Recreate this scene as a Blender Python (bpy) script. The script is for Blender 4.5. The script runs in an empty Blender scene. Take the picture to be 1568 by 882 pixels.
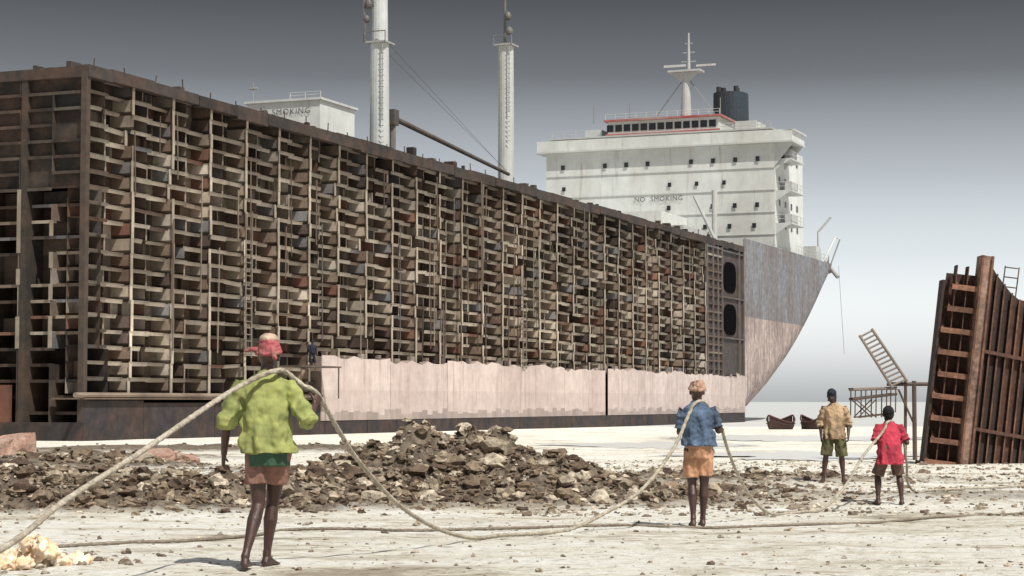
import bpy, math, random
import numpy as np
from mathutils import Vector, Matrix, noise, Euler
random.seed(7); rnd=random.random
def U(a,b): return a+(b-a)*rnd()
def cm(c,a,b=None):
    q=a if b is None else U(a,b)
    return (c[0]*q,c[1]*q,c[2]*q)
scene=bpy.context.scene
def link(o): scene.collection.objects.link(o); return o
def empty(name,loc=(0,0,0),rz=0,ry=0):
    e=bpy.data.objects.new(name,None); e.location=loc; e.rotation_euler=(0,ry,rz); e.empty_display_size=0.3
    return link(e)
# ---------------------------------------------------------------- materials
def newmat(name):
    m=bpy.data.materials.new(name); m.use_nodes=True
    nt=m.node_tree; b=nt.nodes['Principled BSDF']; return m,nt,b
def N(nt,t,**k):
    n=nt.nodes.new(t)
    for a,v in k.items(): setattr(n,a,v)
    return n
def noise_node(nt,scale,detail=5,rough=.6,coord='Object',stretch=None):
    tc=N(nt,'ShaderNodeTexCoord'); n=N(nt,'ShaderNodeTexNoise')
    n.inputs['Scale'].default_value=scale; n.inputs['Detail'].default_value=min(detail,6); n.inputs['Roughness'].default_value=rough
    if stretch:
        mp=N(nt,'ShaderNodeMapping'); mp.inputs['Scale'].default_value=stretch
        nt.links.new(tc.outputs[coord],mp.inputs[0]); nt.links.new(mp.outputs[0],n.inputs['Vector'])
    else: nt.links.new(tc.outputs[coord],n.inputs['Vector'])
    return n
def ramp(nt,src,stops):
    r=N(nt,'ShaderNodeValToRGB'); e=r.color_ramp.elements
    while len(e)<len(stops): e.new(.5)
    for el,(p,c) in zip(e,stops): el.position=p; el.color=(*c,1) if len(c)==3 else c
    nt.links.new(src,r.inputs[0]); return r
def mix(nt,a,b,fac,mode='MIX'):
    m=N(nt,'ShaderNodeMix',data_type='RGBA',blend_type=mode)
    for s,v in ((m.inputs[6],a),(m.inputs[7],b),(m.inputs[0],fac)):
        if isinstance(v,(int,float)): s.default_value=v
        elif isinstance(v,tuple): s.default_value=(*v,1)
        else: nt.links.new(v,s)
    return m.outputs[2]
def bump(nt,b,src,strength,dist):
    bp=N(nt,'ShaderNodeBump'); bp.inputs['Strength'].default_value=strength; bp.inputs['Distance'].default_value=dist
    nt.links.new(src,bp.inputs['Height']); nt.links.new(bp.outputs[0],b.inputs['Normal'])
def tinted(name,rust=(.07,.03,.018),sc=.6,amt=.6,rough=.8,bsc=6,bd=.03,stretch=None,streak=None,var=(.5,1.3),sk=.5,n2s=6):
    m,nt,b=newmat(name)
    at=N(nt,'ShaderNodeAttribute',attribute_name='Col')
    n1=noise_node(nt,sc,6,.68,stretch=stretch); r1=ramp(nt,n1.outputs[0],[(.42,(0,0,0)),(.62,(1,1,1))])
    n2=noise_node(nt,sc*n2s,5,.7); r2=ramp(nt,n2.outputs[0],[(.3,(var[0],)*3),(.7,(var[1],)*3)])
    f=N(nt,'ShaderNodeMath',operation='MULTIPLY'); nt.links.new(r1.outputs[0],f.inputs[0]); f.inputs[1].default_value=amt
    c=mix(nt,at.outputs['Color'],rust,f.outputs[0]); c=mix(nt,c,r2.outputs[0],1.0,'MULTIPLY')
    if streak:
        ns=noise_node(nt,1,5,.7,stretch=(1.6,1.6,.12)); rs=ramp(nt,ns.outputs[0],[(sk,(0,0,0)),(sk+.2,(1,1,1))])
        c=mix(nt,c,streak,rs.outputs[0])
    nt.links.new(c,b.inputs['Base Color']); b.inputs['Roughness'].default_value=rough
    n3=noise_node(nt,bsc,4,.65); bump(nt,b,n3.outputs[0],.6,bd)
    return m
def cloth(name,c1,c2,sc=7,amt=.8,bd=.05):
    m,nt,b=newmat(name)
    n1=noise_node(nt,sc,5,.62); r=ramp(nt,n1.outputs[0],[(.38,c1),(.68,c2)])
    n2=noise_node(nt,sc*.4,3,.5); r2=ramp(nt,n2.outputs[0],[(.35,(.45,.45,.45)),(.58,(1.1,1.1,1.1))])
    nt.links.new(mix(nt,r.outputs[0],r2.outputs[0],amt,'MULTIPLY'),b.inputs['Base Color'])
    b.inputs['Roughness'].default_value=.92
    n3=noise_node(nt,sc*1.8,3,.5,stretch=(1,1,.45)); bump(nt,b,n3.outputs[0],.7,bd); return m
STEEL=tinted('cut_rusted_steel',rust=(.075,.04,.026),sc=.3,amt=.6,bsc=3,n2s=4)
HULLP=tinted('hull_paint',rust=(.15,.10,.08),sc=.22,amt=.65,stretch=(1,1,.35),streak=(.11,.08,.07))
WHITEP=tinted('weathered_white_paint',rust=(.40,.38,.34),sc=.12,amt=.45,rough=.6,stretch=(1,1,.35),var=(.88,1.06),streak=(.34,.30,.25),sk=.58,bd=.01)
RUSTRED=tinted('red_rust_plate',rust=(.03,.014,.01),sc=1.3,amt=.75,bsc=12,bd=.02)
CLOD=tinted('mud_clod',rust=(.06,.04,.027),sc=4,amt=.65,rough=.95,bsc=18,bd=.05)
ROPE=tinted('hemp_rope',rust=(.12,.09,.06),sc=6,amt=.5,rough=.95,bsc=60,bd=.004)
SKIN=cloth('dark_skin',(.075,.036,.028),(.045,.022,.018),9,.5,.01); SKIN.node_tree.nodes['Principled BSDF'].inputs['Roughness'].default_value=.5
# ---------------------------------------------------------------- mesh builder
class MB:
    def __init__(s): s.V=[];s.F=[];s.C=[]
    def face(s,pts,col):
        n=len(s.V); s.V+= [tuple(p) for p in pts]; s.F.append(tuple(range(n,n+len(pts)))); s.C.append(col)
    def box(s,x0,x1,y0,y1,z0,z1,col):
        n=len(s.V); s.V+=[(x,y,z) for z in(z0,z1) for y in(y0,y1) for x in(x0,x1)]
        for f in((0,2,3,1),(4,5,7,6),(0,1,5,4),(2,6,7,3),(0,4,6,2),(1,3,7,5)):
            s.F.append(tuple(n+i for i in f)); s.C.append(col)
    def rings(s,R,col,cap=True):
        seg=len(R[0]); n=len(s.V)
        for r in R: s.V+=[tuple(p) for p in r]
        for i in range(len(R)-1):
            for j in range(seg):
                k=(j+1)%seg
                s.F.append((n+i*seg+j,n+i*seg+k,n+(i+1)*seg+k,n+(i+1)*seg+j)); s.C.append(col)
        if cap:
            s.F.append(tuple(n+j for j in range(seg))[::-1]); s.C.append(col)
            b=n+(len(R)-1)*seg; s.F.append(tuple(b+j for j in range(seg))); s.C.append(col)
    def tube(s,pts,rad,col=(1,1,1),seg=10,round_=False,fold=0,k=7,ph=0,strand=0,pitch=.12):
        P=[Vector(p) for p in pts]
        if not isinstance(rad,(list,tuple)): rad=[rad]*len(P)
        rad=list(rad)
        if round_:
            d0=(P[0]-P[1]).normalized(); d1=(P[-1]-P[-2]).normalized(); a,b=rad[0],rad[-1]
            P=[P[0]+d0*a*.95,P[0]+d0*a*.7]+P+[P[-1]+d1*b*.7,P[-1]+d1*b*.95]; rad=[a*.3,a*.72]+rad+[b*.72,b*.3]
        R=[];up=None;L=0
        for i,p in enumerate(P):
            d=(P[min(i+1,len(P)-1)]-P[max(i-1,0)]).normalized()
            if i: L+=(p-P[i-1]).length
            if up is None:
                up=Vector((0,0,1)) if abs(d.z)<.9 else Vector((0,1,0))
            up=(up-d*up.dot(d)).normalized(); w=d.cross(up)
            ring=[]
            for j in range(seg):
                t=2*math.pi*j/seg; r=rad[i]*(1+fold*math.sin(k*t+ph+i*.25)+strand*math.cos(3*t-2*math.pi*L/pitch))
                ring.append(p+(up*math.cos(t)+w*math.sin(t))*r)
            R.append(ring)
        s.rings(R,col)
    def loft(s,rg,seg=40,fold=None,k=9,ph=0,col=(1,1,1),rot=0):
        R=[]
        for i,(cx,cy,cz,rx,ry) in enumerate(rg):
            f=fold[i] if fold else 0; ring=[]
            for j in range(seg):
                t=2*math.pi*j/seg; q=1+f*math.sin(k*t+ph+.4*i)+f*.6*math.sin((k*2-3)*t+ph*2)
                c,sn=math.cos(t),math.sin(t)
                x=rx*math.copysign(abs(c)**.85,c)*q; y=ry*math.copysign(abs(sn)**.85,sn)*q
                x,y=x*math.cos(rot)-y*math.sin(rot),x*math.sin(rot)+y*math.cos(rot)
                ring.append((cx+x,cy+y,cz))
            R.append(ring)
        s.rings(R,col)
    def ell(s,c,r,col=(1,1,1),M=None,n=14):
        R=[]
        for i in range(n+1):
            a=math.pi*(i+.15)/(n+.3)-math.pi/2; ring=[]
            for j in range(n*2):
                t=math.pi*j/n; v=Vector((r[0]*math.cos(a)*math.cos(t),r[1]*math.cos(a)*math.sin(t),r[2]*math.sin(a)))
                if M: v=M@v
                ring.append(Vector(c)+v)
            R.append(ring)
        s.rings(R,col)
    def obj(s,name,mat,parent=None,smooth=False):
        me=bpy.data.meshes.new(name); me.from_pydata(s.V,[],s.F)
        at=me.attributes.new('Col','FLOAT_COLOR','CORNER')
        cnt=[len(f) for f in s.F]
        arr=np.repeat(np.array([(c[0],c[1],c[2],1) for c in s.C],dtype=np.float32),cnt,axis=0)
        at.data.foreach_set('color',arr.ravel())
        if smooth: me.polygons.foreach_set('use_smooth',[True]*len(me.polygons))
        me.materials.append(mat); o=bpy.data.objects.new(name,me); link(o)
        if parent: o.parent=parent
        return o
def catmull(P,n=12):
    P=[Vector(p) for p in P]; Q=[P[0]*2-P[1]]+P+[P[-1]*2-P[-2]]; out=[]
    for i in range(1,len(Q)-2):
        a,b,c,d=Q[i-1:i+3]
        for k in range(n):
            t=k/n; out.append(.5*((2*b)+(c-a)*t+(2*a-5*b+4*c-d)*t*t+(3*b-a-3*c+d)*t**3))
    out.append(P[-1]); return out
def interp(x,xs,ys): return float(np.interp(x,xs,ys))
def g(v): return (v,v,v)
# ---------------------------------------------------------------- terrain
YS=[0,14.8,21.9,29,31,34.5,45,60,104,160,200,230,280,20000]
ZS=[.09,.05,-.09,-.25,-.22,-.16,-.33,-.50,-.78,-.95,-1.12,-1.6,-3.2,-3.2]
MOUNDS=[(-1.6,30.6,.95,1.2,.50),(-1.2,30.2,1.6,1.3,.24),(-.35,30.2,.9,1.2,.34),(.7,29.6,1.0,1.0,.25),(1.9,29.4,1.3,1.,.12),(-3.0,29.3,.9,1,.24),
 (-3.6,27.3,.9,.9,.24),(-5.1,26.6,1.0,.8,.33),(-6.9,26.4,.9,.8,.36),(-8.6,26.5,1.2,.8,.3),(-2.6,27.6,.8,.8,.20),(-11.5,50,2.6,1.6,.28),(-6.0,45,2,1.2,.10),
 (3.4,31.5,1.5,1.2,.10),(5.5,37,2.5,1.4,.09),(2.6,36,2,1.6,.11),(-15,62,4,2,.28),(7.5,31,1.5,1.2,.08),(-13,76,6,3,.22),(-5,80,4,3,.16),(-6,27.6,2,.8,.12)]
def mound(x,y):
    h=0
    for cx,cy,sx,sy,a in MOUNDS:
        q=((x-cx)/sx)**2+((y-cy)/sy)**2
        if q<9: h+=a*math.exp(-.5*q*1.1)
    return h
def gbase(x,y): return interp(y,YS,ZS)
def ground_z(x,y):
    z=gbase(x,y)
    if y<120:
        z+=.035*noise.noise(Vector((x*.5,y*.35,3)))+.016*noise.noise(Vector((x*3,y*2.2,1)))
    m=mound(x,y)
    if m>.01:
        n=noise.fractal(Vector((x*1.7,y*1.7,0)),1,2,5)
        z+=m*(1+.5*n)+min(m,.3)*.5*noise.noise(Vector((x*6,y*6,5)))
    return z
def axis(lo,hi,step,far,grow=1.13):
    a=list(np.arange(lo,hi,step)); s=step;v=a[-1]
    while v<far: s*=grow; v+=s; a.append(v)
    return a
xa=axis(0,9,.085,9000); xs_=sorted([-v for v in xa[1:]]+xa); ya=[-400,-60,-10,0,4,7]+axis(9,36,.085,14000,1.06)
Vg=[];Cg=[]
for y in ya:
    for x in xs_:
        Vg.append((x,y,ground_z(x,y)))
        Cg.append(mound(x,y) if abs(x)<40 and y<100 else 0)
nx=len(xs_); Fg=[(j*nx+i,j*nx+i+1,(j+1)*nx+i+1,(j+1)*nx+i) for j in range(len(ya)-1) for i in range(nx-1)]
me=bpy.data.meshes.new('ground'); me.from_pydata(Vg,[],Fg)
at=me.attributes.new('Mound','FLOAT','POINT'); at.data.foreach_set('value',np.array(Cg,dtype=np.float32))
me.polygons.foreach_set('use_smooth',[True]*len(me.polygons))
m,nt,b=newmat('dried_mud_sand')
n1=noise_node(nt,.6,6,.74,stretch=(.5,1,1)); r1=ramp(nt,n1.outputs[0],[(.36,(.42,.365,.28)),(.42,(.70,.65,.54)),(.49,(.88,.85,.76)),(.6,(.93,.92,.87))])
n2=noise_node(nt,6,6,.8); r2=ramp(nt,n2.outputs[0],[(.37,(.34,.29,.22)),(.44,(.9,.88,.84)),(.58,(1.05,1.05,1.05))])
c=mix(nt,r1.outputs[0],r2.outputs[0],.9,'MULTIPLY')
at=N(nt,'ShaderNodeAttribute',attribute_name='Mound'); n5=noise_node(nt,3,5,.7)
ad=N(nt,'ShaderNodeMath',operation='MULTIPLY'); nt.links.new(at.outputs['Fac'],ad.inputs[0]); nt.links.new(n5.outputs[0],ad.inputs[1])
rm=ramp(nt,ad.outputs[0],[(.010,(0,0,0)),(.06,(1,1,1))])
n4=noise_node(nt,4,6,.7); r4=ramp(nt,n4.outputs[0],[(.35,(.06,.043,.03)),(.62,(.27,.215,.155))])
c=mix(nt,c,r4.outputs[0],rm.outputs[0]); nt.links.new(c,b.inputs['Base Color']); b.inputs['Roughness'].default_value=.9
n3=noise_node(nt,8,6,.78); bump(nt,b,n3.outputs[0],1,.10)
me.materials.append(m); link(bpy.data.objects.new('ground',me))
# clods
def ico():
    t=(1+5**.5)/2; v=[(-1,t,0),(1,t,0),(-1,-t,0),(1,-t,0),(0,-1,t),(0,1,t),(0,-1,-t),(0,1,-t),(t,0,-1),(t,0,1),(-t,0,-1),(-t,0,1)]
    f=[(0,11,5),(0,5,1),(0,1,7),(0,7,10),(0,10,11),(1,5,9),(5,11,4),(11,10,2),(10,7,6),(7,1,8),(3,9,4),(3,4,2),(3,2,6),(3,6,8),(3,8,9),(4,9,5),(2,4,11),(6,2,10),(8,6,7),(9,8,1)]
    V=[Vector(p).normalized() for p in v]; c={}
    def mid(a,b):
        k=(min(a,b),max(a,b))
        if k not in c: V.append(((V[a]+V[b])/2).normalized()); c[k]=len(V)-1
        return c[k]
    F=[]
    for a,b_,d in f:
        x,y,z=mid(a,b_),mid(b_,d),mid(d,a); F+=[(a,x,z),(b_,y,x),(d,z,y),(x,y,z)]
    return V,F
IV,IF=ico(); VAR=[]
for k in range(20):
    VAR.append([v*(1+.8*noise.noise(v*1.4+Vector((k*9,0,0)))+.6*noise.noise(v*3.5+Vector((0,k*7,0)))) for v in IV])
def clods(name,spec,mat,cols,lift=.12):
    V=[];F=[];C=[]
    for x,y,r in spec:
        vs=random.choice(VAR); M=Euler((U(0,6),U(0,6),U(0,6))).to_matrix(); sx,sy,sz=U(.8,1.4),U(.8,1.2),U(.5,.9)
        z=ground_z(x,y)+r*lift; n=len(V); col=cm(random.choice(cols),.75,1.25)
        for v in vs:
            w=M@v; V.append((x+w.x*r*sx,y+w.y*r*sy,z+w.z*r*sz))
        F+=[(a+n,b_+n,c_+n) for a,b_,c_ in IF]; C+=[col]*len(IF)
    mb=MB(); mb.V=V;mb.F=F;mb.C=C; return mb.obj(name,mat)
spec=[]
while len(spec)<10500:
    cx,cy,sx,sy,a=random.choice(MOUNDS[:16] if rnd()<.85 else MOUNDS)
    x=random.gauss(cx,sx*1.35); y=random.gauss(cy,sy*1.25); m_=mound(x,y)
    if m_<.03 and rnd()<.72: continue
    r=min(.15,math.exp(random.gauss(-3.3,.55)))*(1 if m_>.10 else .5)*(1.6 if cy>48 else 1)
    spec.append((x,y,r))
mudc=[(.18,.128,.085),(.27,.205,.14),(.36,.295,.215),(.10,.066,.044),(.56,.48,.37)]
clods('mud_mound',spec,CLOD,mudc)
spec=[]
for i in range(3800):
    y=9+rnd()**1.2*60; spec.append((U(-.3,.3)*y*1.0+U(-1,1),y,min(.05,math.exp(random.gauss(-4.7,.55)))))
for i in range(2200):
    y=U(25,60); spec.append((U(-.02,.27)*y,y,min(.09,math.exp(random.gauss(-3.8,.5)))))
for i in range(260):
    spec.append((random.gauss(-4.2,.5),random.gauss(15.6,.35),U(.01,.04)))
clods('scattered_stones',spec,CLOD,[(.38,.31,.23),(.6,.53,.43),(.22,.165,.12)])
# sea
def water(name,colr,ro):
    m,nt,b=newmat(name); b.inputs['Base Color'].default_value=(*colr,1); b.inputs['Roughness'].default_value=ro
    n=noise_node(nt,.8,5,.6,stretch=(1,.35,1)); bump(nt,b,n.outputs[0],.5,.3); return m
SEA=water('sea_water',(.55,.56,.55),.4); PL=water('shallow_pool_water',(.66,.66,.64),.3)
mb=MB(); mb.face([(-9000,120,-1.06),(9000,120,-1.06),(9000,13500,-1.06),(-9000,13500,-1.06)],g(.3)); mb.obj('sea',SEA)
def pool(name,cx,cy,rx,ry):
    mb=MB(); P=[]
    for j in range(90):
        t=2*math.pi*j/90; q=1+.6*noise.noise(Vector((math.cos(t)*2,math.sin(t)*2,cx)))+.45*noise.noise(Vector((math.cos(t)*8,math.sin(t)*8,cx)))
        P.append((cx+rx*q*math.cos(t),cy+ry*q*math.sin(t),gbase(cx,cy)+.045))
    mb.face(P,g(.3)); return mb.obj(name,PL)
pool('tidal_pool',9.5,66,3.2,5); pool('tidal_pool',6.5,88,4,6); pool('tidal_pool',16,112,7,9)
# ---------------------------------------------------------------- SHIP   local x=along hull, y=across, z up
ship=empty('cargo_ship',(-22.7,104,0),math.radians(68.16))
DZ=19.3
PAL=[((.33,.275,.215),6),((.235,.18,.135),6),((.15,.105,.078),5),((.07,.05,.042),4),((.17,.17,.175),3),((.19,.095,.065),2),((.44,.385,.32),3)]
pl=[c for c,w in PAL for _ in range(w)]
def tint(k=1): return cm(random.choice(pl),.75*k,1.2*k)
mb=MB(); HB=2.1; ROW=.86
for i in range(56):
    u0=.4+i*HB; u1=u0+HB
    if u1>118.3: break
    main=i%2==1
    z=1.75 if u0<26 else 4.0
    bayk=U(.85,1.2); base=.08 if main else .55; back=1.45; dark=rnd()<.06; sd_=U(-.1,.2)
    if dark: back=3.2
    while z<DZ-.3:
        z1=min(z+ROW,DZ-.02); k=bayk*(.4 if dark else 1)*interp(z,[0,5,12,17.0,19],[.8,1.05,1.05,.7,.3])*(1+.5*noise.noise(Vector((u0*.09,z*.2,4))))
        v0=base+U(-.04,.06)+(U(.1,.5) if rnd()<.12 else 0)
        if rnd()>(.03 if main else .08):
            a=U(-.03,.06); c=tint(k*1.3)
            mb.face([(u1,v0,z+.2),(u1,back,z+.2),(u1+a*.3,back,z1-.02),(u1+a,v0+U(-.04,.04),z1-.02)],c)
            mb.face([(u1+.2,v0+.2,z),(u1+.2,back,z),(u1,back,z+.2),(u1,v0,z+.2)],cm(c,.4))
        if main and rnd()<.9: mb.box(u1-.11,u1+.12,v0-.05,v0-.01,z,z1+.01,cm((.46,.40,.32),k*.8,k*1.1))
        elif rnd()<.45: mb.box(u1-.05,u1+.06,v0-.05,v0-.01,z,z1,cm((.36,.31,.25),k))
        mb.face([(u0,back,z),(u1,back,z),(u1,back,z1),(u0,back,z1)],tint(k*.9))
        for q in (.35,.7):
            if rnd()<.5: mb.box(u0+HB*q,u0+HB*q+.06,back-.25,back-.01,z,z1,tint(k*.7))
        s=U(-.12,.12) if rnd()<.12 else 0; d=max(.12,(.42 if main else .2)+sd_+U(-.06,.06))
        if rnd()>.07:
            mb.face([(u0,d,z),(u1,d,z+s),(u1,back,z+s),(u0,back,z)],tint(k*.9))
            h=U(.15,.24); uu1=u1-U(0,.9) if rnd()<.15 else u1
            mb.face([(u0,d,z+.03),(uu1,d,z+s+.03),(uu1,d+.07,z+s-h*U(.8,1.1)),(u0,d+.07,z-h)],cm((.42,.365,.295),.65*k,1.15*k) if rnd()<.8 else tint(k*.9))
        z+=ROW
mb.obj('exposed_side_frames',STEEL,ship)
mb=MB()
for i in range(55):
    u=U(1,117); zt=U(8,19); zb=max(4.2,zt-U(2,11)); v=U(-.15,.1)
    mb.tube([(u,v,zb),(u+U(-.15,.15),v,zt)],U(.03,.06),tint(.7),6)
for u in (16.8,63):
    for k in(0,.5): mb.tube([(u+k*1.5,-.2,4),(u+k*1.5,-.2,U(9,13))],.05,(.2,.17,.14),6)
    for z in np.arange(4.2,11,.4): mb.tube([(u,-.2,z),(u+.75,-.2,z)],.035,(.2,.17,.14),5)
mb.obj('pipes_and_ladders',STEEL,ship)
mb=MB()
mb.box(0,133.8,3.8,4.2,-2,DZ-.3,(.03,.025,.02))
u=0
while u<133.8:
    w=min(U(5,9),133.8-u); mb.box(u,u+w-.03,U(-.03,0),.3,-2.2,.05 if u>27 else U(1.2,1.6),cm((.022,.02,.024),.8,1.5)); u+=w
mb.tube([(-1,-.15,1.65),(27,-.15,1.65)],.14,(.28,.22,.17),8)
mb.box(-.2,27,-.25,1.9,1.42,1.5,(.15,.11,.08))
u=0
while u<133.8:
    w=min(U(2,6),133.8-u); mb.box(u,u+w,-.05+U(-.05,.05),.5,DZ-U(.5,.75),DZ+U(0,.12),cm((.028,.023,.021),.6,1.6)); u+=w
mb.box(.1,134,.5,31.9,DZ-.35,DZ-.02,(.05,.035,.03))
mb.box(0,134,31.9,32.2,-2,DZ,(.1,.06,.05))
mb.obj('shell_and_deck',STEEL,ship)
mb=MB(); u=27.2
PK=(.60,.50,.465)
while u<133.8:
    w=U(7,11)
    if u<84.2<u+w: w=84.2-u
    if u+w>133.0: w=133.8-u
    top=4.25+U(-.15,.15); c=cm(PK,.92,1.05); c2=cm(c,.9)
    n=max(2,int(w/.9)); prev=top
    for k in range(n):
        a=u+w*k/n; b_=u+w*(k+1)/n; t2=top+U(-.2,.16); zs=U(.35,.8)
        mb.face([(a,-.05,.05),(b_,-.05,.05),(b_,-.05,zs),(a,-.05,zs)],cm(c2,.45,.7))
        mb.face([(a,-.05,zs),(b_,-.05,zs),(b_,-.05,2.1),(a,-.05,2.1)],c2)
        mb.face([(a,-.05,2.1),(b_,-.05,2.1),(b_,-.05,t2),(a,-.05,prev)],c)
        mb.face([(a,-.05,prev),(b_,-.05,t2),(b_,1.9,t2),(a,1.9,prev)],(.2,.15,.12))
        prev=t2
    mb.box(u-.02,u+.02,-.07,-.052,.1,top-.25,(.40,.33,.29))
    u+=w
    if abs(u-84.2)<.01: u+=.7
mb.box(27.1,27.22,-.06,1.9,.05,4.3,(.2,.15,.13))
mb.box(84.2,84.9,.3,1.9,-1,4.3,(.02,.015,.015))
for u in np.arange(28,133,2.7): mb.box(u,u+U(.1,.9),.1,.4,4.0,4.3+U(.05,.35),tint(.5))
pink=tinted('pink_antifouling_paint',rust=(.45,.36,.33),sc=.14,amt=.7,bsc=1,bd=.06,stretch=(1,1,.35),streak=(.33,.25,.22),sk=.53,var=(.78,1.1))
mb.obj('lower_hull_plating',pink,ship)
mb=MB()
z=-1
while z<DZ-.2:
    z1=min(z+ROW,DZ-.05)
    for j in range(15):
        v0=.1+j*2.1; v1=v0+2.1
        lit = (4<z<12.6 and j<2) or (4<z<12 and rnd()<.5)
        k=(.65 if lit else .14)  # lit cells get brighter tints: light and dark painted into the steel colour
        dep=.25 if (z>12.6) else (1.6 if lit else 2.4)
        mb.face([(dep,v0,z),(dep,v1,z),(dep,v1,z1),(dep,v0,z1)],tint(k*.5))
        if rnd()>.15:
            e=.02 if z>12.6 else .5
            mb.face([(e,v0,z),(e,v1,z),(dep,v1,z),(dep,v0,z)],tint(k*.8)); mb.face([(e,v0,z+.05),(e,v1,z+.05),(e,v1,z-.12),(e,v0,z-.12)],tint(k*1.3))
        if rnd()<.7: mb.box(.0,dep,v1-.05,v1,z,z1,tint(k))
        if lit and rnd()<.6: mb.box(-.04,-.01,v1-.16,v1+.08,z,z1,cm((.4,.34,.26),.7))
    z+=ROW
mb.box(-.06,.3,0,.35,-1,DZ-.3,(.06,.045,.035))
mb.box(-.08,.2,4.7,6.5,-.3,2.2,(.18,.065,.04))
mb.box(-.1,.25,0,32,-2.2,.2,(.03,.025,.025)); mb.box(-.05,.3,.3,32,DZ-.6,DZ-.03,(.04,.03,.025))
mb.obj('cut_cross_section',STEEL,ship)
mb=MB()
mb.box(118.2,133.8,.15,.3,4.3,18.6,(.055,.045,.045))
for uu in (118.3,120.6,122.6,124.3,131.5,133.5): mb.box(uu-.12,uu+.12,-.1,.12,4.3,18.6,(.14,.12,.11))
for zz in np.arange(4.8,18.5,.9): mb.box(118.3,124.3,-.05,.13,zz,zz+.2,tint(.7))
for zz in (8.4,13,18.2): mb.box(124.3,133.6,-.08,.13,zz,zz+.16,(.11,.1,.095))
mb.obj('swash_frame',STEEL,ship)
blk,nt,b=newmat('painted_hole_shade'); b.inputs['Base Color'].default_value=(.006,.006,.007,1); b.inputs['Roughness'].default_value=1; b.inputs['Specular IOR Level'].default_value=0
mb=MB()
for uu,zz in ((127.9,15.4),(127.9,10.6)):
    ring=[(uu+2.6*math.copysign(abs(math.cos(t))**.6,math.cos(t)),.06,zz+1.75*math.copysign(abs(math.sin(t))**.6,math.sin(t))) for t in np.linspace(0,2*math.pi,40,endpoint=False)]
    mb.face(ring,(.005,.005,.007))  # flat black discs; darkness inside the holes is painted, nothing is cut
mb.obj('hole_shade_discs',blk,ship)
# stern hull
Zk=[-2.2,-1,0,1,2,3.5,5,7,9,11.2,13,15,17,19.3,20.4]; u0k=[120,121,124.5,128.5,132,137.5,142.5,149,154.6,160,164.2,168.4,172.6,177.2,179]
Lk=[40,40,40,40,40,39,37,34,31.5,29,27,25,22,20,20]
mb=MB()
def hring(z,side):
    u0=interp(z,Zk,u0k); L=interp(z,Zk,Lk); out=[]
    us=list(np.linspace(133.8 if u0>133.8 else u0-.01,u0,12))+[u0+L*t for t in np.linspace(.04,1,26)]
    for uu in us:
        t=max(0,(uu-u0)/L); v=16*t*t
        out.append((uu,v if side else 32-v,z))
    return out
zz=sorted(set(Zk+list(np.linspace(-2.2,20.4,40))))
for side in (True,False):
    prev=hring(zz[0],side)
    for z in zz[1:]:
        cur=hring(z,side)
        col=(.21,.22,.24) if z>11.22 else ((.46,.37,.34) if z>1.2 else (.03,.03,.035))
        for j in range(len(cur)-1):
            mb.face([prev[j],prev[j+1],cur[j+1],cur[j]],col)
        prev=cur
for z0_,z1_,c_ in ((-2.2,1.2,(.03,.03,.035)),(1.2,4.2,(.42,.35,.33))):
    mb.face([(118,.0,z0_),(max(121,interp(z0_,Zk,u0k)+2),0.03,z0_),(interp(z1_,Zk,u0k)+2,.03,z1_),(118,0,z1_)],c_)
top=hring(20.4,True); tl=[(a,b_,19.35) for a,b_,_ in top]+[(a,32-b_,19.35) for a,b_,_ in top][::-1]
mb.face([(133.8,0,19.35)]+tl+[(133.8,32,19.35)],(.1,.08,.07))
mb.box(133.7,133.8,0,32,-2,DZ,(.04,.035,.03))
mb.obj('stern_hull',HULLP,ship,True)
mb=MB()
for i in range(150):
    u=U(1,130); v=U(.1,4); h=U(.1,.5)*(1 if rnd()<.85 else 1.7); w=U(.15,.8)
    mb.box(u,u+w,v,v+w,DZ-.05,DZ+h,tint(.22))
for u in np.arange(2,70,3.1): mb.tube([(u,1,DZ),(u+U(-.2,.2),1,DZ+U(.5,1.0))],.04,(.06,.05,.04),5)
mb.tube([(3,3.2,DZ+.3),(3,5.0,DZ+.3)],.32,(.06,.055,.05),12); mb.box(2.5,3.5,2.8,3.1,DZ,DZ+.8,(.05,.05,.05)); mb.box(2.5,3.5,5.1,5.3,DZ,DZ+.7,(.05,.05,.05))
mb.obj('deck_fittings',STEEL,ship)
W=(.62,.64,.62); W2=(.50,.52,.51); WD=(.015,.018,.022)
mb=MB()
def rail(x0,y0,x1,y1,z,h=1.05,col=(.5,.52,.52)):
    L=math.hypot(x1-x0,y1-y0); n=max(1,int(L/1.4))
    for k in range(n+1):
        a=k/n; x=x0+(x1-x0)*a; y=y0+(y1-y0)*a; mb.tube([(x,y,z),(x,y,z+h)],.035,col,5)
    for q in (.5,1): mb.tube([(x0,y0,z+h*q),(x1,y1,z+h*q)],.03,col,5)
mb.box(151,166,.6,31.2,19.3,33.7,W)
mb.box(156,172,4,28,19.3,27.5,W2)
for z in (22.2,25,27.8,30.6): mb.box(150.9,151.0,.55,31.25,z,z+.08,(.46,.47,.46))
mb.box(150.2,157,-1.9,32.4,33.7,33.92,W2); mb.box(150.4,150.55,-1.8,32.3,33.92,35.3,W); mb.box(150.55,157,-1.8,-1.65,33.92,35.1,W)
mb.box(150.4,157,-2.1,-.6,35.1,35.3,W2)
mb.box(152,165,1.2,30.8,33.92,35.6,W)
mb.box(151.5,165.5,1,31,35.6,35.8,W2)
for x in (151,156): mb.face([(x,0.58,30.8),(x,0.58,33.7),(x,-1.85,33.7)],W2)
mb.box(152.5,162,8.2,23.2,35.8,37.7,W); mb.box(152.0,162.5,7.8,23.6,37.7,37.95,(.34,.05,.05)); mb.box(152.2,152.45,8,23.4,35.82,36.1,(.34,.05,.05))
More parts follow.
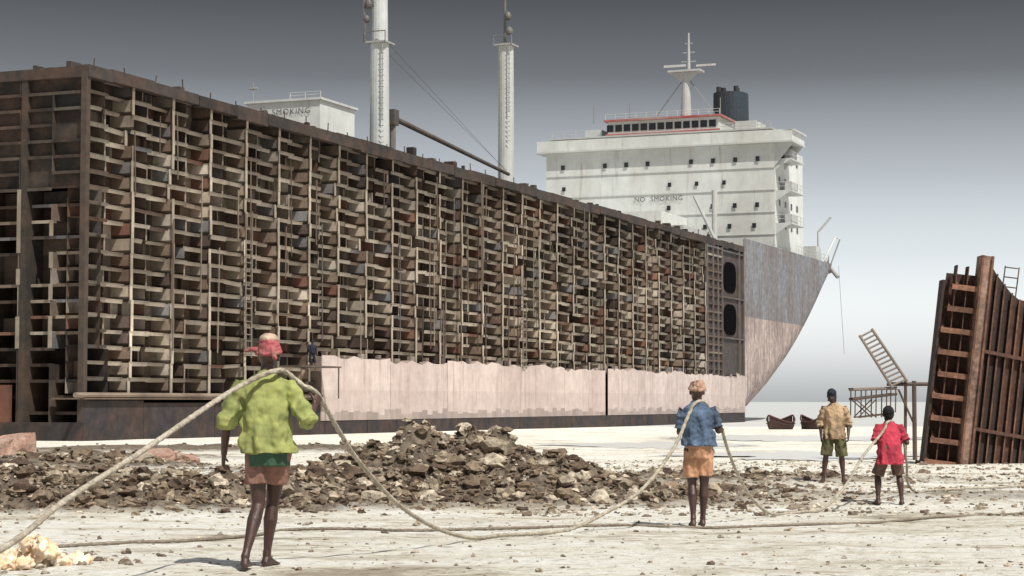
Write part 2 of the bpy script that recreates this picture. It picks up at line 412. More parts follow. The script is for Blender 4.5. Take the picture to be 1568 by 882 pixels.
mb.box(153,158,24.2,26.5,35.8,36.9,W2); mb.box(153,158,3.5,6.2,35.8,37.0,W2)
for z in (31.6,27.6,23.5):
    mb.box(151.2,158,-1.5,.6,z,z+.15,W2); rail(151.3,-1.4,157.9,-1.4,z+.15); rail(151.3,-1.4,151.3,.6,z+.15)
    mb.face([(151.2,.59,z-1.2),(151.2,.59,z),(151.2,-1.4,z)],W2)
    mb.box(153.4,156.4,-1.0,-.1,z+.15,z+1.4,(.45,.46,.46))
rail(151.6,1.2,151.6,7.8,35.8,.8); rail(151.6,24,151.6,30.6,35.8,.8)
rail(152.1,8,152.1,23.4,37.95,.7)
rail(160,.1,179,.1,20.4); rail(134,.1,160,.1,19.4); rail(179,.1,188,2.3,20.4)
mb.box(174,181,5,27,19.3,23.4,W2); rail(174,5.1,181,5.1,23.4)
mb.box(176,179,1.2,3.4,20.2,22.6,W2); mb.tube([(181,2,20),(181,2,25),(181,.2,27)],.18,W2,8); mb.tube([(177,.5,20.4),(179.2,-.8,24.0),(183,-.6,24.0),(184,1,20.4)],.12,W,8)
mb.tube([(183,1.6,21),(181.5,-.6,18.6)],.3,(.3,.3,.3),8)
mb.tube([(186,-.4,8),(185.6,.2,20.5)],.03,(.2,.2,.2),4)
mb.box(58,64.5,16.2,23.2,DZ,26.7,W); mb.box(57.8,64.8,16,23.4,26.7,26.9,W2); mb.tube([(58.5,22.9,26.9),(58.5,22.9,28.6)],.06,(.2,.2,.2),6); mb.tube([(58.5,22.5,28.1),(58.5,23.3,28.1)],.1,(.2,.2,.2),6)
rail(57.9,16.1,57.9,19,26.9,.5)
mb.box(136,150,8,26,19.3,22.4,W2); mb.box(140,150.8,12,31,22.4,24.6,W)
mb.tube([(146,7,19.3),(146,7,27.5)],.35,W2,10); mb.tube([(138,4,19.3),(144,9,26.6)],.2,(.35,.36,.36),8)
mb.obj('superstructure',WHITEP,ship)
mb=MB()
def win(u,v0,v1,z0,z1): 
    mb.box(u-.06,u-.02,v0,v1,z0,z1,WD)
for z,vs,w,h in ((31.3,np.arange(2.5,30,2.9),.5,.6),(28.5,np.arange(3.3,29,3.6),.45,.55),(25.5,np.arange(2.6,30,2.9),.5,.6),(22.9,np.arange(3,29,3.2),.5,.6)):
    for v in vs:
        if rnd()<.72: win(150.9,v,v+w,z+.2,z+.2+h)
for v in np.arange(8.6,22.8,1.15): win(152.5,v,v+.9,36.4,37.3)
for z in (31.8,28.9,26,23.2):
    for u in np.arange(153,165,3.1): mb.box(u,u+.7,.54,.58,z,z+.8,WD)
for v in (18.5,21): mb.box(57.93,57.97,v,v+.6,20.5,21.5,WD)
mb.obj('windows',tinted('dark_glass',rust=(.02,.02,.02),rough=.25),ship)
mb=MB(); GR=(.50,.53,.53)
def mast(u,htop,wl,wu,zp):
    mb.tube([(u,16,DZ),(u,16,DZ+4),(u,16,zp)],[wl*1.15,wl,wl*.9],GR,18)
    mb.tube([(u,16,zp),(u,16,htop)],[wu,wu*.9],GR,16)
    mb.box(u-1.0,u+1.0,15,17,zp,zp+.15,(.3,.31,.31)); mb.tube([(u-1,15,zp+1),(u-1,17,zp+1)],.05,g(.1),5); mb.tube([(u-1,15,zp),(u-1,15,zp+1)],.05,g(.1),5); mb.tube([(u-1,17,zp),(u-1,17,zp+1)],.05,g(.1),5)
    mb.tube([(u-.95,15.3,zp-.2),(u-.95,15.3,zp-7)],.06,g(.25),5)
    for q in range(20): mb.tube([(u-.95,15.15,zp-.5-q*.5),(u-.95,15.5,zp-.5-q*.5)],.03,g(.2),4)
mast(69.1,39.2,.9,.74,33.3); mast(99.3,38.5,.86,.7,38.2)
mb.tube([(99,16,38.2),(99,16,43)],[.2,.12],(.07,.07,.07),8)
for (u,v,z,r) in ((68.4,17.0,35.5,.3),(68.4,16.8,36.8,.38),(98.4,15.3,39.6,.4),(98.5,15.5,41.2,.4)): mb.ell((u,v,z),(r,r,r*1.2),(.03,.03,.03),n=6)
mb.tube([(68.3,17.1,33.4),(68.3,17.2,37.2)],.14,(.04,.04,.04),6)
mb.obj('samson_posts',WHITEP,ship)
mb=MB()
mb.tube([(71,15.6,26.9),(97.5,15,24.6)],[.26,.18],(.10,.09,.08),10); mb.tube([(71,15.6,DZ),(71,15.6,27.6)],.3,(.2,.2,.2),8)
mb.box(70.5,71.5,15.2,16,26.2,27.6,(.08,.08,.08))
for k in range(2): mb.tube([(69.3,15.9,33+k),(97,15+k*.1,24.9)],.018,(.05,.05,.05),4)
mb.obj('derrick_boom',STEEL,ship)
mb=MB()
mb.tube([(156,13.6,37.9),(156,13.6,44.4)],[.75,.45],(.40,.42,.42),12)
mb.face([(155.6,11.6,44.3),(155.6,15.6,44.3),(155.6,14.3,43),(155.6,12.9,43)],(.4,.42,.42))
mb.box(155,157,11.4,15.8,44.2,44.45,(.4,.42,.42)); mb.tube([(156,13.2,44.4),(156,13.2,49.4)],[.22,.1],(.4,.42,.42),8)
for z,a in ((45.6,1.0),(46.8,.8),(48,.5)): mb.tube([(156,13.2-a,z),(156,13.2+a,z)],.07,(.35,.36,.36),5)
mb.box(155.9,156.1,13.6,16.6,45.0,45.3,(.5,.5,.5)); mb.box(155.9,156.1,9.6,12.2,44.9,45.15,(.5,.5,.5))
mb.tube([(156,18,38.2),(156,13.8,43.5)],.05,g(.1),4); mb.tube([(156,9.5,38.2),(156,13.3,43.5)],.05,g(.1),4)
for v in (8.7,21,26): mb.tube([(155,v,38),(155,v,40.5)],.06,g(.15),5)
mb.obj('radar_mast',WHITEP,ship)
mb=MB()
mb.loft([(167,10.6,33.5,2.9,2.35),(167,10.6,37.8,2.9,2.35),(167,10.6,38.0,2.95,2.4)],28,col=(.55,.55,.54))
mb.loft([(167,10.6,37.9,2.98,2.42),(167,10.6,38.7,2.98,2.42)],28,col=(.35,.05,.05))
mb.loft([(167,10.6,38.6,2.9,2.3),(167,10.6,42.8,2.8,2.25)],28,col=(.022,.035,.05))
for a,b_ in ((166,9.6),(168,10),(167,11.6),(166,12)): mb.tube([(a,b_,42.7),(a,b_,43.7)],.35,(.03,.03,.035),10)
mb.obj('funnel',tinted('funnel_paint',rust=(.03,.03,.03),sc=.5,amt=.5),ship)
tm,nt,b=newmat('black_lettering'); b.inputs['Base Color'].default_value=(.05,.05,.055,1)
def label(txt,u,v,z,size):
    cu=bpy.data.curves.new('no_smoking_lettering','FONT'); cu.body=txt; cu.size=size; cu.align_x='CENTER'; cu.space_character=1.2
    o=bpy.data.objects.new('no_smoking_lettering',cu); link(o); cu.materials.append(tm); o.parent=ship
    o.location=(u,v,z); o.rotation_euler=(math.pi/2,0,-math.pi/2)
label('NO SMOKING',57.9,19.7,25.6,.72); label('NO  SMOKING',150.84,15.8,26.95,.85)
# ---------------------------------------------------------------- people
def figure_mesh(mb,name,mat,par,voxel,disp=0,dsize=.1,sm=2):
    o=mb.obj(name,mat,par,True)
    r=o.modifiers.new('remesh','REMESH'); r.mode='VOXEL'; r.voxel_size=voxel; r.use_smooth_shade=True
    s=o.modifiers.new('smooth','SMOOTH'); s.iterations=sm; s.factor=.5
    if disp:
        t=bpy.data.textures.new(name+'_folds','CLOUDS'); t.noise_scale=dsize; t.noise_depth=1
        d=o.modifiers.new('folds','DISPLACE'); d.texture=t; d.strength=disp; d.mid_level=.5; d.texture_coords='GLOBAL'
    return o
def hand(mb,w,d,n,side,curl):
    d=Vector(d).normalized(); n=Vector(n); n=(n-d*n.dot(d)).normalized(); l=d.cross(n)*side
    w=Vector(w)
    R=[]
    for a,hw,th in ((0,.024,.02),(.02,.03,.018),(.05,.040,.017),(.085,.041,.014),(.098,.034,.010)):
        R.append([w+d*a+l*hw*math.cos(t)+n*th*math.sin(t) for t in np.linspace(0,2*math.pi,14,endpoint=False)])
    mb.rings(R,g(1))
    for i,(off,L) in enumerate(((.031,.070),(.011,.078),(-.011,.073),(-.031,.056))):
        p=w+d*.082+l*off; pts=[p]; ang=.12
        for seg in (.45,.31,.24):
            ang+=curl*(1+.08*i); dd=d*math.cos(ang)+n*math.sin(ang)+l*off*1.2
            p=p+dd.normalized()*L*seg; pts.append(p)
        mb.tube(pts,[.0098,.0092,.0082,.007],seg=8,round_=True)
    p=w+d*.03+l*.026; pts=[p]; dd=(l*.75+d*.65+n*.25).normalized(); p=p+dd*.035; pts.append(p)
    dd=(l*.25+d*.8+n*(.3+curl*.5)).normalized(); p=p+dd*.03; pts.append(p); p=p+(dd+n*curl*.6).normalized()*.025; pts.append(p)
    mb.tube(pts,[.014,.012,.0105,.008],seg=8,round_=True)
def foot(mb,a,f,pitch=0):
    a=Vector(a); f=Vector((f[0],f[1],0)).normalized(); s=Vector((-f.y,f.x,0)); R=[]
    for t,hw,zt in ((-.062,.012,.03),(-.055,.026,.05),(-.02,.033,.09),(.03,.034,.085),(.08,.040,.058),(.12,.046,.04),(.15,.044,.03)):
        zc=zt*.5; R.append([Vector((a.x,a.y,0))+f*t+s*hw*math.cos(q)+Vector((0,0,a.z-.085+zc+zc*math.sin(q)+pitch*max(0,.12-t))) for q in np.linspace(0,2*math.pi,14,endpoint=False)])
    mb.rings(R,g(1))
    for i,o in enumerate((-.033,-.016,0,.015,.03)):
        b_=Vector((a.x,a.y,a.z-.085+.014))+f*.14+s*o; mb.tube([b_,b_+f*(.05-.005*abs(i-1))-Vector((0,0,.004))],[.012,.009],seg=8,round_=True)
def person(base,yaw,J,top,bot,head,sleeve=1.0,extra=None):
    e=empty('shipyard_worker',base,yaw); V=lambda k:Vector(J[k])
    mb=MB(); pv,ch,nk,hd=V('pelvis'),V('chest'),V('neck'),V('head')
    sl,sr=V('shL'),V('shR'); rot=math.atan2(sr.y-sl.y,sr.x-sl.x)
    tr=[(pv.x,pv.y,pv.z-.08,.12,.085),(pv.x,pv.y,pv.z,.15,.105),(pv.x*.7+ch.x*.3,pv.y*.7+ch.y*.3,pv.z*.7+ch.z*.3,.13,.095),
        (pv.x*.35+ch.x*.65,pv.y*.35+ch.y*.65,pv.z*.35+ch.z*.65,.145,.1),(ch.x,ch.y,ch.z,.165,.11),(ch.x*.6+nk.x*.4,ch.y*.6+nk.y*.4,ch.z*.5+nk.z*.5,.15,.085),(nk.x,nk.y,nk.z,.07,.065)]
    mb.loft(tr,28,rot=rot)
    mb.tube([nk-Vector((0,0,.04)),nk+(hd-nk)*.5,hd],[.062,.054,.055],seg=12)
    fy=J.get('face',(0,1)); f=Vector((fy[0],fy[1],0)).normalized(); sd=Vector((f.y,-f.x,0))
    M=Matrix((sd,f,Vector((0,0,1)))).transposed()
    mb.ell(hd+f*-.008+Vector((0,0,.02)),(.074,.092,.10),M=M); mb.ell(hd+f*.03+Vector((0,0,-.05)),(.055,.06,.065),M=M)
    mb.tube([hd+f*.085+Vector((0,0,.025)),hd+f*.108+Vector((0,0,-.015))],[.009,.016],seg=8,round_=True)
    mb.tube([hd+f*.082+sd*-.022+Vector((0,0,-.052)),hd+f*.09+Vector((0,0,-.052)),hd+f*.082+sd*.022+Vector((0,0,-.052))],.008,seg=8)
    mb.tube([hd+f*.078+sd*-.045+Vector((0,0,.035)),hd+f*.09+Vector((0,0,.037)),hd+f*.078+sd*.045+Vector((0,0,.035))],.009,seg=8)
    for q in(-1,1): mb.ell(hd+sd*.077*q+Vector((0,0,-.005)),(.012,.02,.032),M=M,n=6)
    for q,S,E,Wr in ((-1,'shL','elL','wrL'),(1,'shR','elR','wrR')):
        s,el,w=V(S),V(E),V(Wr)
        mb.tube([ch*.3+s*.7,s,s+(el-s)*.5,el],[.06,.056,.046,.037],seg=12,round_=True); mb.tube([el,el+(w-el)*.3,el+(w-el)*.75,w],[.037,.038,.028,.024],seg=12,round_=True)
        hd_=J.get('hd'+S[-1]) or (w-el); nn=J.get('hn'+S[-1]) or (-q,0,0)
        hand(mb,w,hd_,nn,J.get('hs'+S[-1],q),J.get('curl'+S[-1],.35))
    for H,K,A,Fd in (('hiL','knL','anL','ftL'),('hiR','knR','anR','ftR')):
        h,k,a=V(H),V(K),V(A)
        bk=Vector((0,-.024,0))
        mb.tube([h,h+(k-h)*.35,h+(k-h)*.75,k],[.085,.076,.058,.049],seg=14,round_=True)
        mb.tube([k,k+(a-k)*.3+bk,k+(a-k)*.6+bk*.5,k+(a-k)*.88,a],[.047,.054,.040,.030,.034],seg=14,round_=True); foot(mb,a,J.get(Fd,(0,1)),J.get('pitch'+Fd[-1],0))
    figure_mesh(mb,'body',SKIN,e,.0062,sm=2)
    eb=MB()
    for q in(-1,1): eb.ell(hd+f*.076+sd*.031*q+Vector((0,0,.018)),(.013,.009,.008),(.5,.48,.45),M=M,n=6); eb.ell(hd+f*.0835+sd*.031*q+Vector((0,0,.018)),(.005,.004,.006),(.01,.01,.01),M=M,n=5)
    eb.obj('eyes',WHITEP,e,True)
    hem=top['hem']; w=top.get('w',1); mb=MB(); zt=nk.z+.015; z_=lambda a:hem+(zt-hem)*a
    def cen(z):
        if z>=ch.z: a=(z-ch.z)/(nk.z-ch.z); return ch+(nk-ch)*a
        a=(z-pv.z)/(ch.z-pv.z); return pv+(ch-pv)*max(a,-.6)
    rg=[];fo=[]
    for a,rx,ry,ff in ((0,.188,.15,.10),(.06,.186,.15,.095),(.14,.182,.146,.085),(.22,.177,.142,.075),(.3,.172,.138,.065),(.4,.168,.135,.055),(.5,.168,.134,.045),(.6,.172,.132,.035),(.7,.177,.128,.025),(.8,.175,.118,.014),(.88,.155,.10,.0),(.94,.115,.085,0),(1,.078,.07,0)):
        z=z_(a); c=cen(z); rg.append((c.x+.010*math.sin(a*23+top.get('ph',1)),c.y-.01,z,rx*w,ry*w)); fo.append(ff)
    mb.loft(rg,72,fo,7,top.get('ph',1),rot=rot)
    for S,E,Wr in (('shL','elL','wrL'),('shR','elR','wrR')):
        s,el,wr=V(S),V(E),V(Wr); sw=top.get('sw',1)
        pts=[ch*.25+s*.75,s,s+(el-s)*.5,s+(el-s)*min(1,sleeve)]; rr=[.064,.063*sw,.066*sw,.07*sw]
        if sleeve>1: pts+= [el+(wr-el)*(sleeve-1)]; rr+=[.064*sw]
        pp=[];r2=[]
        for i in range(len(pts)-1):
            for t in (0,.2,.4,.6,.8): pp.append(pts[i]+(pts[i+1]-pts[i])*t); r2.append(rr[i]+(rr[i+1]-rr[i])*t)
        pp.append(pts[-1]); r2.append(rr[-1]); r2=[r*(1+.11*math.sin(i*1.7+q)) for i,r in enumerate(r2)]
        mb.tube(pp,r2,seg=20,fold=.07,k=4)
    mb.tube([nk-Vector((0,0,.01)),nk+(hd-nk)*.22],[.075,.068],seg=20)
    figure_mesh(mb,'shirt',top['mat'],e,.0075,top.get('disp',.026),top.get('ds',.075),1)
    if extra:
        mb=MB(); mb.loft([(pv.x,pv.y,extra[1],.162,.13),(pv.x,pv.y,(extra[1]+extra[2])/2,.165,.135),(pv.x,pv.y,extra[2],.15,.12)],48,[.06,.05,.02],8); figure_mesh(mb,'waist_cloth',extra[0],e,.009,.012,.1)
    mb=MB(); hz=bot['hem']; bw=bot.get('w',1)
    mb.loft([(pv.x,pv.y,pv.z-.12,.15*bw,.12*bw),(pv.x,pv.y,pv.z-.04,.162*bw,.128*bw),(pv.x,pv.y,pv.z+.05,.152,.12),(pv.x,pv.y,pv.z+.13,.145,.11)],48,[.04,.04,.03,.02],8)
    for H,K,hd2 in (('hiL','knL',0),('hiR','knR',.015)):
        h,k=V(H),V(K); t=(h.z-hz-hd2)/(h.z-k.z); end=h+(k-h)*t
        if t>1: end=V('kn'+H[-1])+(V('an'+H[-1])-k)*((k.z-hz)/(k.z-V('an'+H[-1]).z))
        n=10; mb.tube([h+(end-h)*(i/n) for i in range(n+1)],[(.092+.006*i/n)*bw for i in range(n+1)],seg=32,fold=.09,k=5)
    figure_mesh(mb,'shorts',bot['mat'],e,.008,.018,.08,1)
    kind,m1,m2=head; mb=MB()
    if kind=='turban':
        mb.ell(hd+Vector((0,-.01,.06))-f*.005,(.08,.096,.072),M=M)
        for i in range(5):
            a=.3*i; zc=.035+.018*i; rr=.086-.007*i; pts=[]
            for t in np.linspace(0,2*math.pi,24): pts.append(hd+M@Vector((rr*math.cos(t),rr*1.12*math.sin(t)-.01,zc+.016*math.sin(t+a*2))))
            mb.tube(pts,.018,seg=8)
        if m2=='tail': mb.tube([hd+Vector((-.08,-.03,.05)),hd+Vector((-.13,-.05,.06)),hd+Vector((-.17,-.04,.045))],[.026,.018,.01],seg=10,round_=True); mb.tube([hd+Vector((.03,-.1,.05)),hd+Vector((.06,-.12,-.01))],[.03,.018],seg=10,round_=True)
        figure_mesh(mb,'turban',m1,e,.006,.012,.03,1)
        if m2=='tail':
            mb=MB(); mb.ell(hd+Vector((0,-.005,.135)),(.072,.086,.048),M=M); figure_mesh(mb,'cap_crown',extra[3],e,.008,.01,.04)
    elif kind=='cap':
        mb.ell(hd+Vector((0,0,.045)),(.084,.104,.088),M=M); mb.tube([hd+f*.09+Vector((0,0,.05)),hd+f*.13+Vector((0,0,.045))],[.04,.03],seg=12); 
        mb.tube([hd-f*.03+Vector((0,0,.02)),hd-f*.02+Vector((0,0,-.09))],[.075,.078],seg=16)
        figure_mesh(mb,'head_cloth',m1,e,.008,.012,.04)
    else:
        mb.ell(hd-f*.02+Vector((0,0,.04)),(.084,.098,.092),M=M); mb.ell(hd-f*.045+Vector((0,0,-.02)),(.07,.06,.06),M=M)
        figure_mesh(mb,'hair',m1,e,.006,.02,.015,1)
    return e
GREEN=cloth('yellow_green_shirt',(.33,.35,.11),(.18,.205,.07),5); DGREEN=cloth('green_cloth',(.045,.10,.06),(.03,.07,.045)); BROWNS=cloth('dusty_pink_shorts',(.32,.17,.13),(.19,.1,.08))
REDW=cloth('red_headcloth',(.38,.07,.09),(.28,.14,.12),14); TANW=cloth('tan_cap',(.5,.37,.27),(.36,.26,.19),14)
DENIM=cloth('denim_shirt',(.10,.15,.23),(.035,.055,.095),9); ORNG=cloth('orange_shorts',(.55,.31,.19),(.40,.2,.11),9)
TAN=cloth('tan_shirt',(.46,.32,.20),(.34,.23,.14)); OLIVE=cloth('olive_shorts',(.14,.13,.05),(.07,.065,.03)); BLK=cloth('dark_headcloth',(.015,.02,.04),(.01,.012,.02))
REDS=cloth('crimson_shirt',(.52,.045,.08),(.34,.025,.05),9); GREYB=cloth('brown_shorts',(.16,.10,.08),(.1,.06,.05)); HAIR=cloth('black_hair',(.012,.01,.01),(.006,.005,.005),40)
TURB=cloth('tan_turban',(.55,.36,.25),(.3,.17,.12),16)
def at(x,y,z=None): return (x,y,ground_z(x,y) if z is None else z)
b1=at(-1.87,14.8)
J1=dict(pelvis=(.03,0,.90),chest=(.0,.05,1.22),neck=(.01,.085,1.44),head=(.02,.12,1.585),shL=(-.17,.04,1.365),shR=(.185,.06,1.365),
 elL=(-.27,-.07,1.10),wrL=(-.305,.05,.85),elR=(.335,-.05,1.10),wrR=(.37,.12,1.22),hdR=(.25,.55,.65),hnR=(-.5,.3,-.2),curlR=.8,hnL=(1,.2,0),curlL=.35,
 hiL=(-.055,0,.88),hiR=(.115,0,.88),knL=(-.035,.0,.47),anL=(-.10,-.24,.10),knR=(.055,.12,.47),anR=(.015,.12,.085),ftL=(-.05,1),ftR=(.25,1),face=(.15,1))
person(b1,0,J1,dict(mat=GREEN,hem=.86,w=1.06,sw=1.08,disp=.04,ds=.085),dict(mat=BROWNS,hem=.63,w=.98),('turban',REDW,'tail'),1.15,(DGREEN,.76,.98,TANW))
b2=at(2.07,21.9)
J2=dict(pelvis=(.01,0,.88),chest=(0,.02,1.15),neck=(.0,.04,1.36),head=(.0,.06,1.50),shL=(-.155,.02,1.30),shR=(.155,.02,1.30),elL=(-.2,.02,1.05),wrL=(-.10,.2,1.16),
 elR=(.23,-.02,1.07),wrR=(.27,.16,1.08),hdR=(.15,.6,.1),hnR=(-.5,0,-.6),curlR=.8,hdL=(.3,.5,.4),hnL=(.5,0,-.5),curlL=.8,
 hiL=(-.075,0,.86),hiR=(.09,0,.86),knL=(-.06,.06,.46),anL=(-.06,-.06,.09),knR=(.07,.04,.46),anR=(.06,.10,.085),face=(-.1,1))
person(b2,0,J2,dict(mat=DENIM,hem=.90,w=.98,sw=.95,ph=2),dict(mat=ORNG,hem=.56,w=.94),('turban',TURB,''),.85)
b3=at(5.66,34.5)
J3=dict(pelvis=(0,0,.88),chest=(0,.0,1.16),neck=(.0,.01,1.37),head=(.04,.03,1.52),shL=(-.17,.0,1.31),shR=(.17,.0,1.31),elL=(-.25,-.03,1.05),wrL=(-.24,.08,.83),
 elR=(.24,-.04,1.05),wrR=(.23,.04,.81),hiL=(-.09,0,.86),hiR=(.09,0,.86),knL=(-.12,.03,.47),anL=(-.15,0,.085),knR=(.15,.04,.47),anR=(.2,0,.085),ftL=(-.25,1),ftR=(.3,1),face=(.25,1),hnL=(1,0,0),hnR=(-1,0,0))
person(b3,math.radians(172),J3,dict(mat=TAN,hem=.76,w=1.02,ph=3),dict(mat=OLIVE,hem=.46,w=1.05),('cap',BLK,''),1.3)
b4=at(5.61,29.2)
J4=dict(pelvis=(.0,-.02,.76),chest=(.0,.04,1.02),neck=(.0,.07,1.20),head=(.0,.09,1.335),shL=(-.155,.03,1.15),shR=(.155,.03,1.15),elL=(-.23,-.06,.92),wrL=(-.1,.15,1.0),
 elR=(.25,-.05,.92),wrR=(.24,.17,.93),hdR=(.1,.6,.1),hnR=(-.5,0,-.6),curlR=.8,hdL=(.3,.5,.4),hnL=(.5,0,-.5),curlL=.8,
 hiL=(-.08,0,.74),hiR=(.08,0,.74),knL=(-.17,.07,.42),anL=(-.19,-.05,.085),knR=(.15,.07,.42),anR=(.17,.0,.085),ftL=(-.2,1),ftR=(.2,1),face=(0,1))
person(b4,0,J4,dict(mat=REDS,hem=.60,w=1.02,ph=4),dict(mat=GREYB,hem=.44,w=.93),('hair',HAIR,''),.85)
uu=24.2; px_,py_=-22.7+.372*uu+.928*.9,104+.928*uu-.372*.9
JD=dict(J3); person((px_,py_,3.62),math.radians(20),JD,dict(mat=BLK,hem=.82,w=1.05),dict(mat=BLK,hem=.2,w=1.0),('cap',BLK,''),1.6)
mb=MB(); mb.box(21.5,27,-1.6,.2,3.5,3.6,(.12,.09,.07)); 
for u in(21.6,26.8): mb.tube([(u,-1.5,1.5),(u,-1.5,3.6)],.05,(.12,.09,.07),6)
mb.obj('work_ledge',STEEL,ship)
# ---------------------------------------------------------------- ropes
RC=(.44,.39,.31)
def gz(x,y,o=.025): return (x,y,ground_z(x,y)+o)
def V3(b,x,y,z): return (b[0]+x,b[1]+y,b[2]+z)
rp=MB()
def ropeseg(P,r=.0185,col=RC): rp.tube(catmull(P,28),r,col,12,strand=.16,pitch=.10)
ropeseg([gz(-3.6,7.5),(-3.25,9.3,.20),(-2.87,11,.465),(-2.72,12.0,.70),(-2.45,13.0,.97),(-2.12,14.1,1.31),V3(b1,-.05,-.14,1.42),V3(b1,.09,-.05,1.475),V3(b1,.15,.10,1.47),V3(b1,.27,.2,1.37),V3(b1,.385,.19,1.30),
  (-1.36,15.5,1.06),(-1.26,16.1,.82),(-1.0,17.1,.42),(-.70,18.0,.15),gz(-.38,18.8,.03),gz(-.10,19.3),gz(.3,19.9),gz(.6,20.3),(.92,20.7,.10),(1.38,21.1,.35),(1.76,21.5,.78),V3(b2,-.12,-.14,1.23),V3(b2,-.04,-.07,1.37),V3(b2,.09,.06,1.38),V3(b2,.2,.2,1.2),V3(b2,.28,.24,1.115),
  (2.50,22.7,.72),(2.74,23.5,.34),(3.02,24.4,.05),gz(3.35,25.3),gz(3.85,26.1),gz(4.25,26.9,.05),(4.68,27.7,.1),(5.08,28.5,.5),V3(b4,-.13,-.15,1.08),V3(b4,-.04,-.05,1.22),V3(b4,.08,.1,1.22),V3(b4,.18,.22,1.03),V3(b4,.25,.26,.965),
  (6.02,30.0,.36),(6.15,30.6,.05),gz(6.4,31.2),gz(6.8,31.8),gz(7.4,32.2),gz(8.2,33),gz(9.8,35.5),gz(12,38)])
rp.obj('towing_rope',ROPE,None,True)
rp=MB()
ropeseg([gz(x,y,.015) for x,y in ((-4.1,17.6),(-3.6,18.1),(-3.0,18.4),(-2.6,19.6),(-2.35,20.9),(-1.75,21.2),(-1.2,20.8),(-.5,21.0),(.3,21.3),(1.2,21.6),(2.1,21.5),(3.2,22.0),(4.2,23),(5.3,24.4),(6.6,26),(8.5,29))],.016,(.24,.20,.155))
rp.obj('towing_rope',ROPE,None,True)
# ---------------------------------------------------------------- foreground debris
m=cloth('yellowed_foam',(.70,.45,.25),(.80,.74,.62),9,.3,.02)
mb=MB()
for i in range(40): 
    x=random.gauss(0,.17); mb.ell((x,random.gauss(0,.12),.03+max(0,.22-abs(x))*rnd()*1.1),(U(.03,.10),U(.03,.08),U(.03,.07)),n=7)
e=figure_mesh(mb,'foam_debris',m,None,.010,.07,.035,1); e.location=(-3.62,14.95,ground_z(-3.62,14.95))
e.rotation_euler=(0,0,.3)
for (x,y,w,h,s) in ((-14.2,56,1.3,.85,1),(-10.0,56,1.1,.42,2),(-9.1,55,.7,.3,3)):
    mb=MB(); random.seed(s); P=[]
    for z in np.linspace(0,h,5):
        P.append([(w*.5*math.copysign(abs(math.cos(t))**.45,math.cos(t))*(1-.12*z/h)+U(-.05,.05),w*.35*math.copysign(abs(math.sin(t))**.45,math.sin(t))+U(-.05,.05),z+U(-.04,.04)+.1*math.cos(t)*(z/h)) for t in np.linspace(0,2*math.pi,16,endpoint=False)])
    mb.rings(P,(.34,.19,.14)); o=mb.obj('scrap_block',tinted('brick_dust_%d'%s,rust=(.45,.38,.32),sc=2,amt=.6)); o.location=(x,y,ground_z(x,y)-.08); o.rotation_euler=(0,0,s)
random.seed(11)
# ---------------------------------------------------------------- rusted hull section, right
X0,Y0=12.45,55; e=empty('rusted_hull_section',(X0,Y0,-.55),0,math.radians(7))
OR=(.18,.085,.05); DR=(.095,.042,.028); VD=(.035,.02,.016)
mb=MB()
mb.face([(-.95,.55,0),(0,.35,0),(0,.35,5.45),(-.78,.55,5.45)],DR)
z=.1
while z<5.5:
    L=-.98+U(-.05,.12)+.03*z
    mb.box(L,0,-.05,.36,z,z+.045,OR); mb.box(L,0,-.09,-.05,z-.1,z+.05,cm(OR,.9,1.6))
    mb.face([(L+.05,0,z),(L+.35,.3,z),(L+.05,.3,z+.34)],OR)
    for xx in (-.62,-.3): mb.box(xx,xx+.03,0,.36,z+.05,z+.6,DR)
    z+=.62
mb.box(-.97,-.9,.0,.5,0,5.2,VD)
mb.box(0,.34,-.18,.4,0,6.0,(.32,.20,.15)); mb.box(.0,.06,-.26,-.18,0,6.0,OR); mb.box(.28,.34,-.26,-.18,0,6.0,OR)
def P(x,z,y=0): return (x,.1+x*.55+y,z)
tops=lambda x: 5.95-.95*max(0,x-.3)**.8 if x<1.2 else 5.06-.06*x
xsR=np.arange(.34,8,.27)
for i in range(len(xsR)-1):
    a,b_=xsR[i],xsR[i+1]
    cc=random.choice([DR,VD,DR,VD])
    for k in range(8):
        za,zb=k/8,(k+1)/8
        mb.face([P(a,tops(a)*za),P(b_,tops(b_)*za),P(b_,tops(b_)*zb),P(a,tops(a)*zb)],cm(cc,.8,1.2))
    mb.face([P(b_,0),P(b_,0,-.14),P(b_,tops(b_)-U(0,.2),-.14),P(b_,tops(b_))],DR); mb.face([P(b_-.02,0,-.14),P(b_+.03,0,-.14),P(b_+.03,tops(b_),-.14),P(b_-.02,tops(b_),-.14)],cm(OR,.5,1))
for zq in (1.2,3.4): mb.face([P(.34,zq,-.2),P(8,zq-.3,-.2),P(8,zq-.4,-.2),P(.34,zq-.1,-.2)],DR); mb.face([P(.34,zq,-.2),P(8,zq-.3,-.2),P(8,zq-.3,0),P(.34,zq,0)],DR)
for x in (.95,1.35): mb.tube([(x,1,5),(x+.02,1,5.9)],.02,(.2,.16,.13),6)
for z in np.arange(5.3,5.9,.28): mb.tube([(.95,1,z),(1.35,1,z)],.018,(.2,.16,.13),6)
mb.box(-1,9,.1,.9,-.25,.08,VD)
mb.obj('plates_and_ribs',RUSTRED,e)
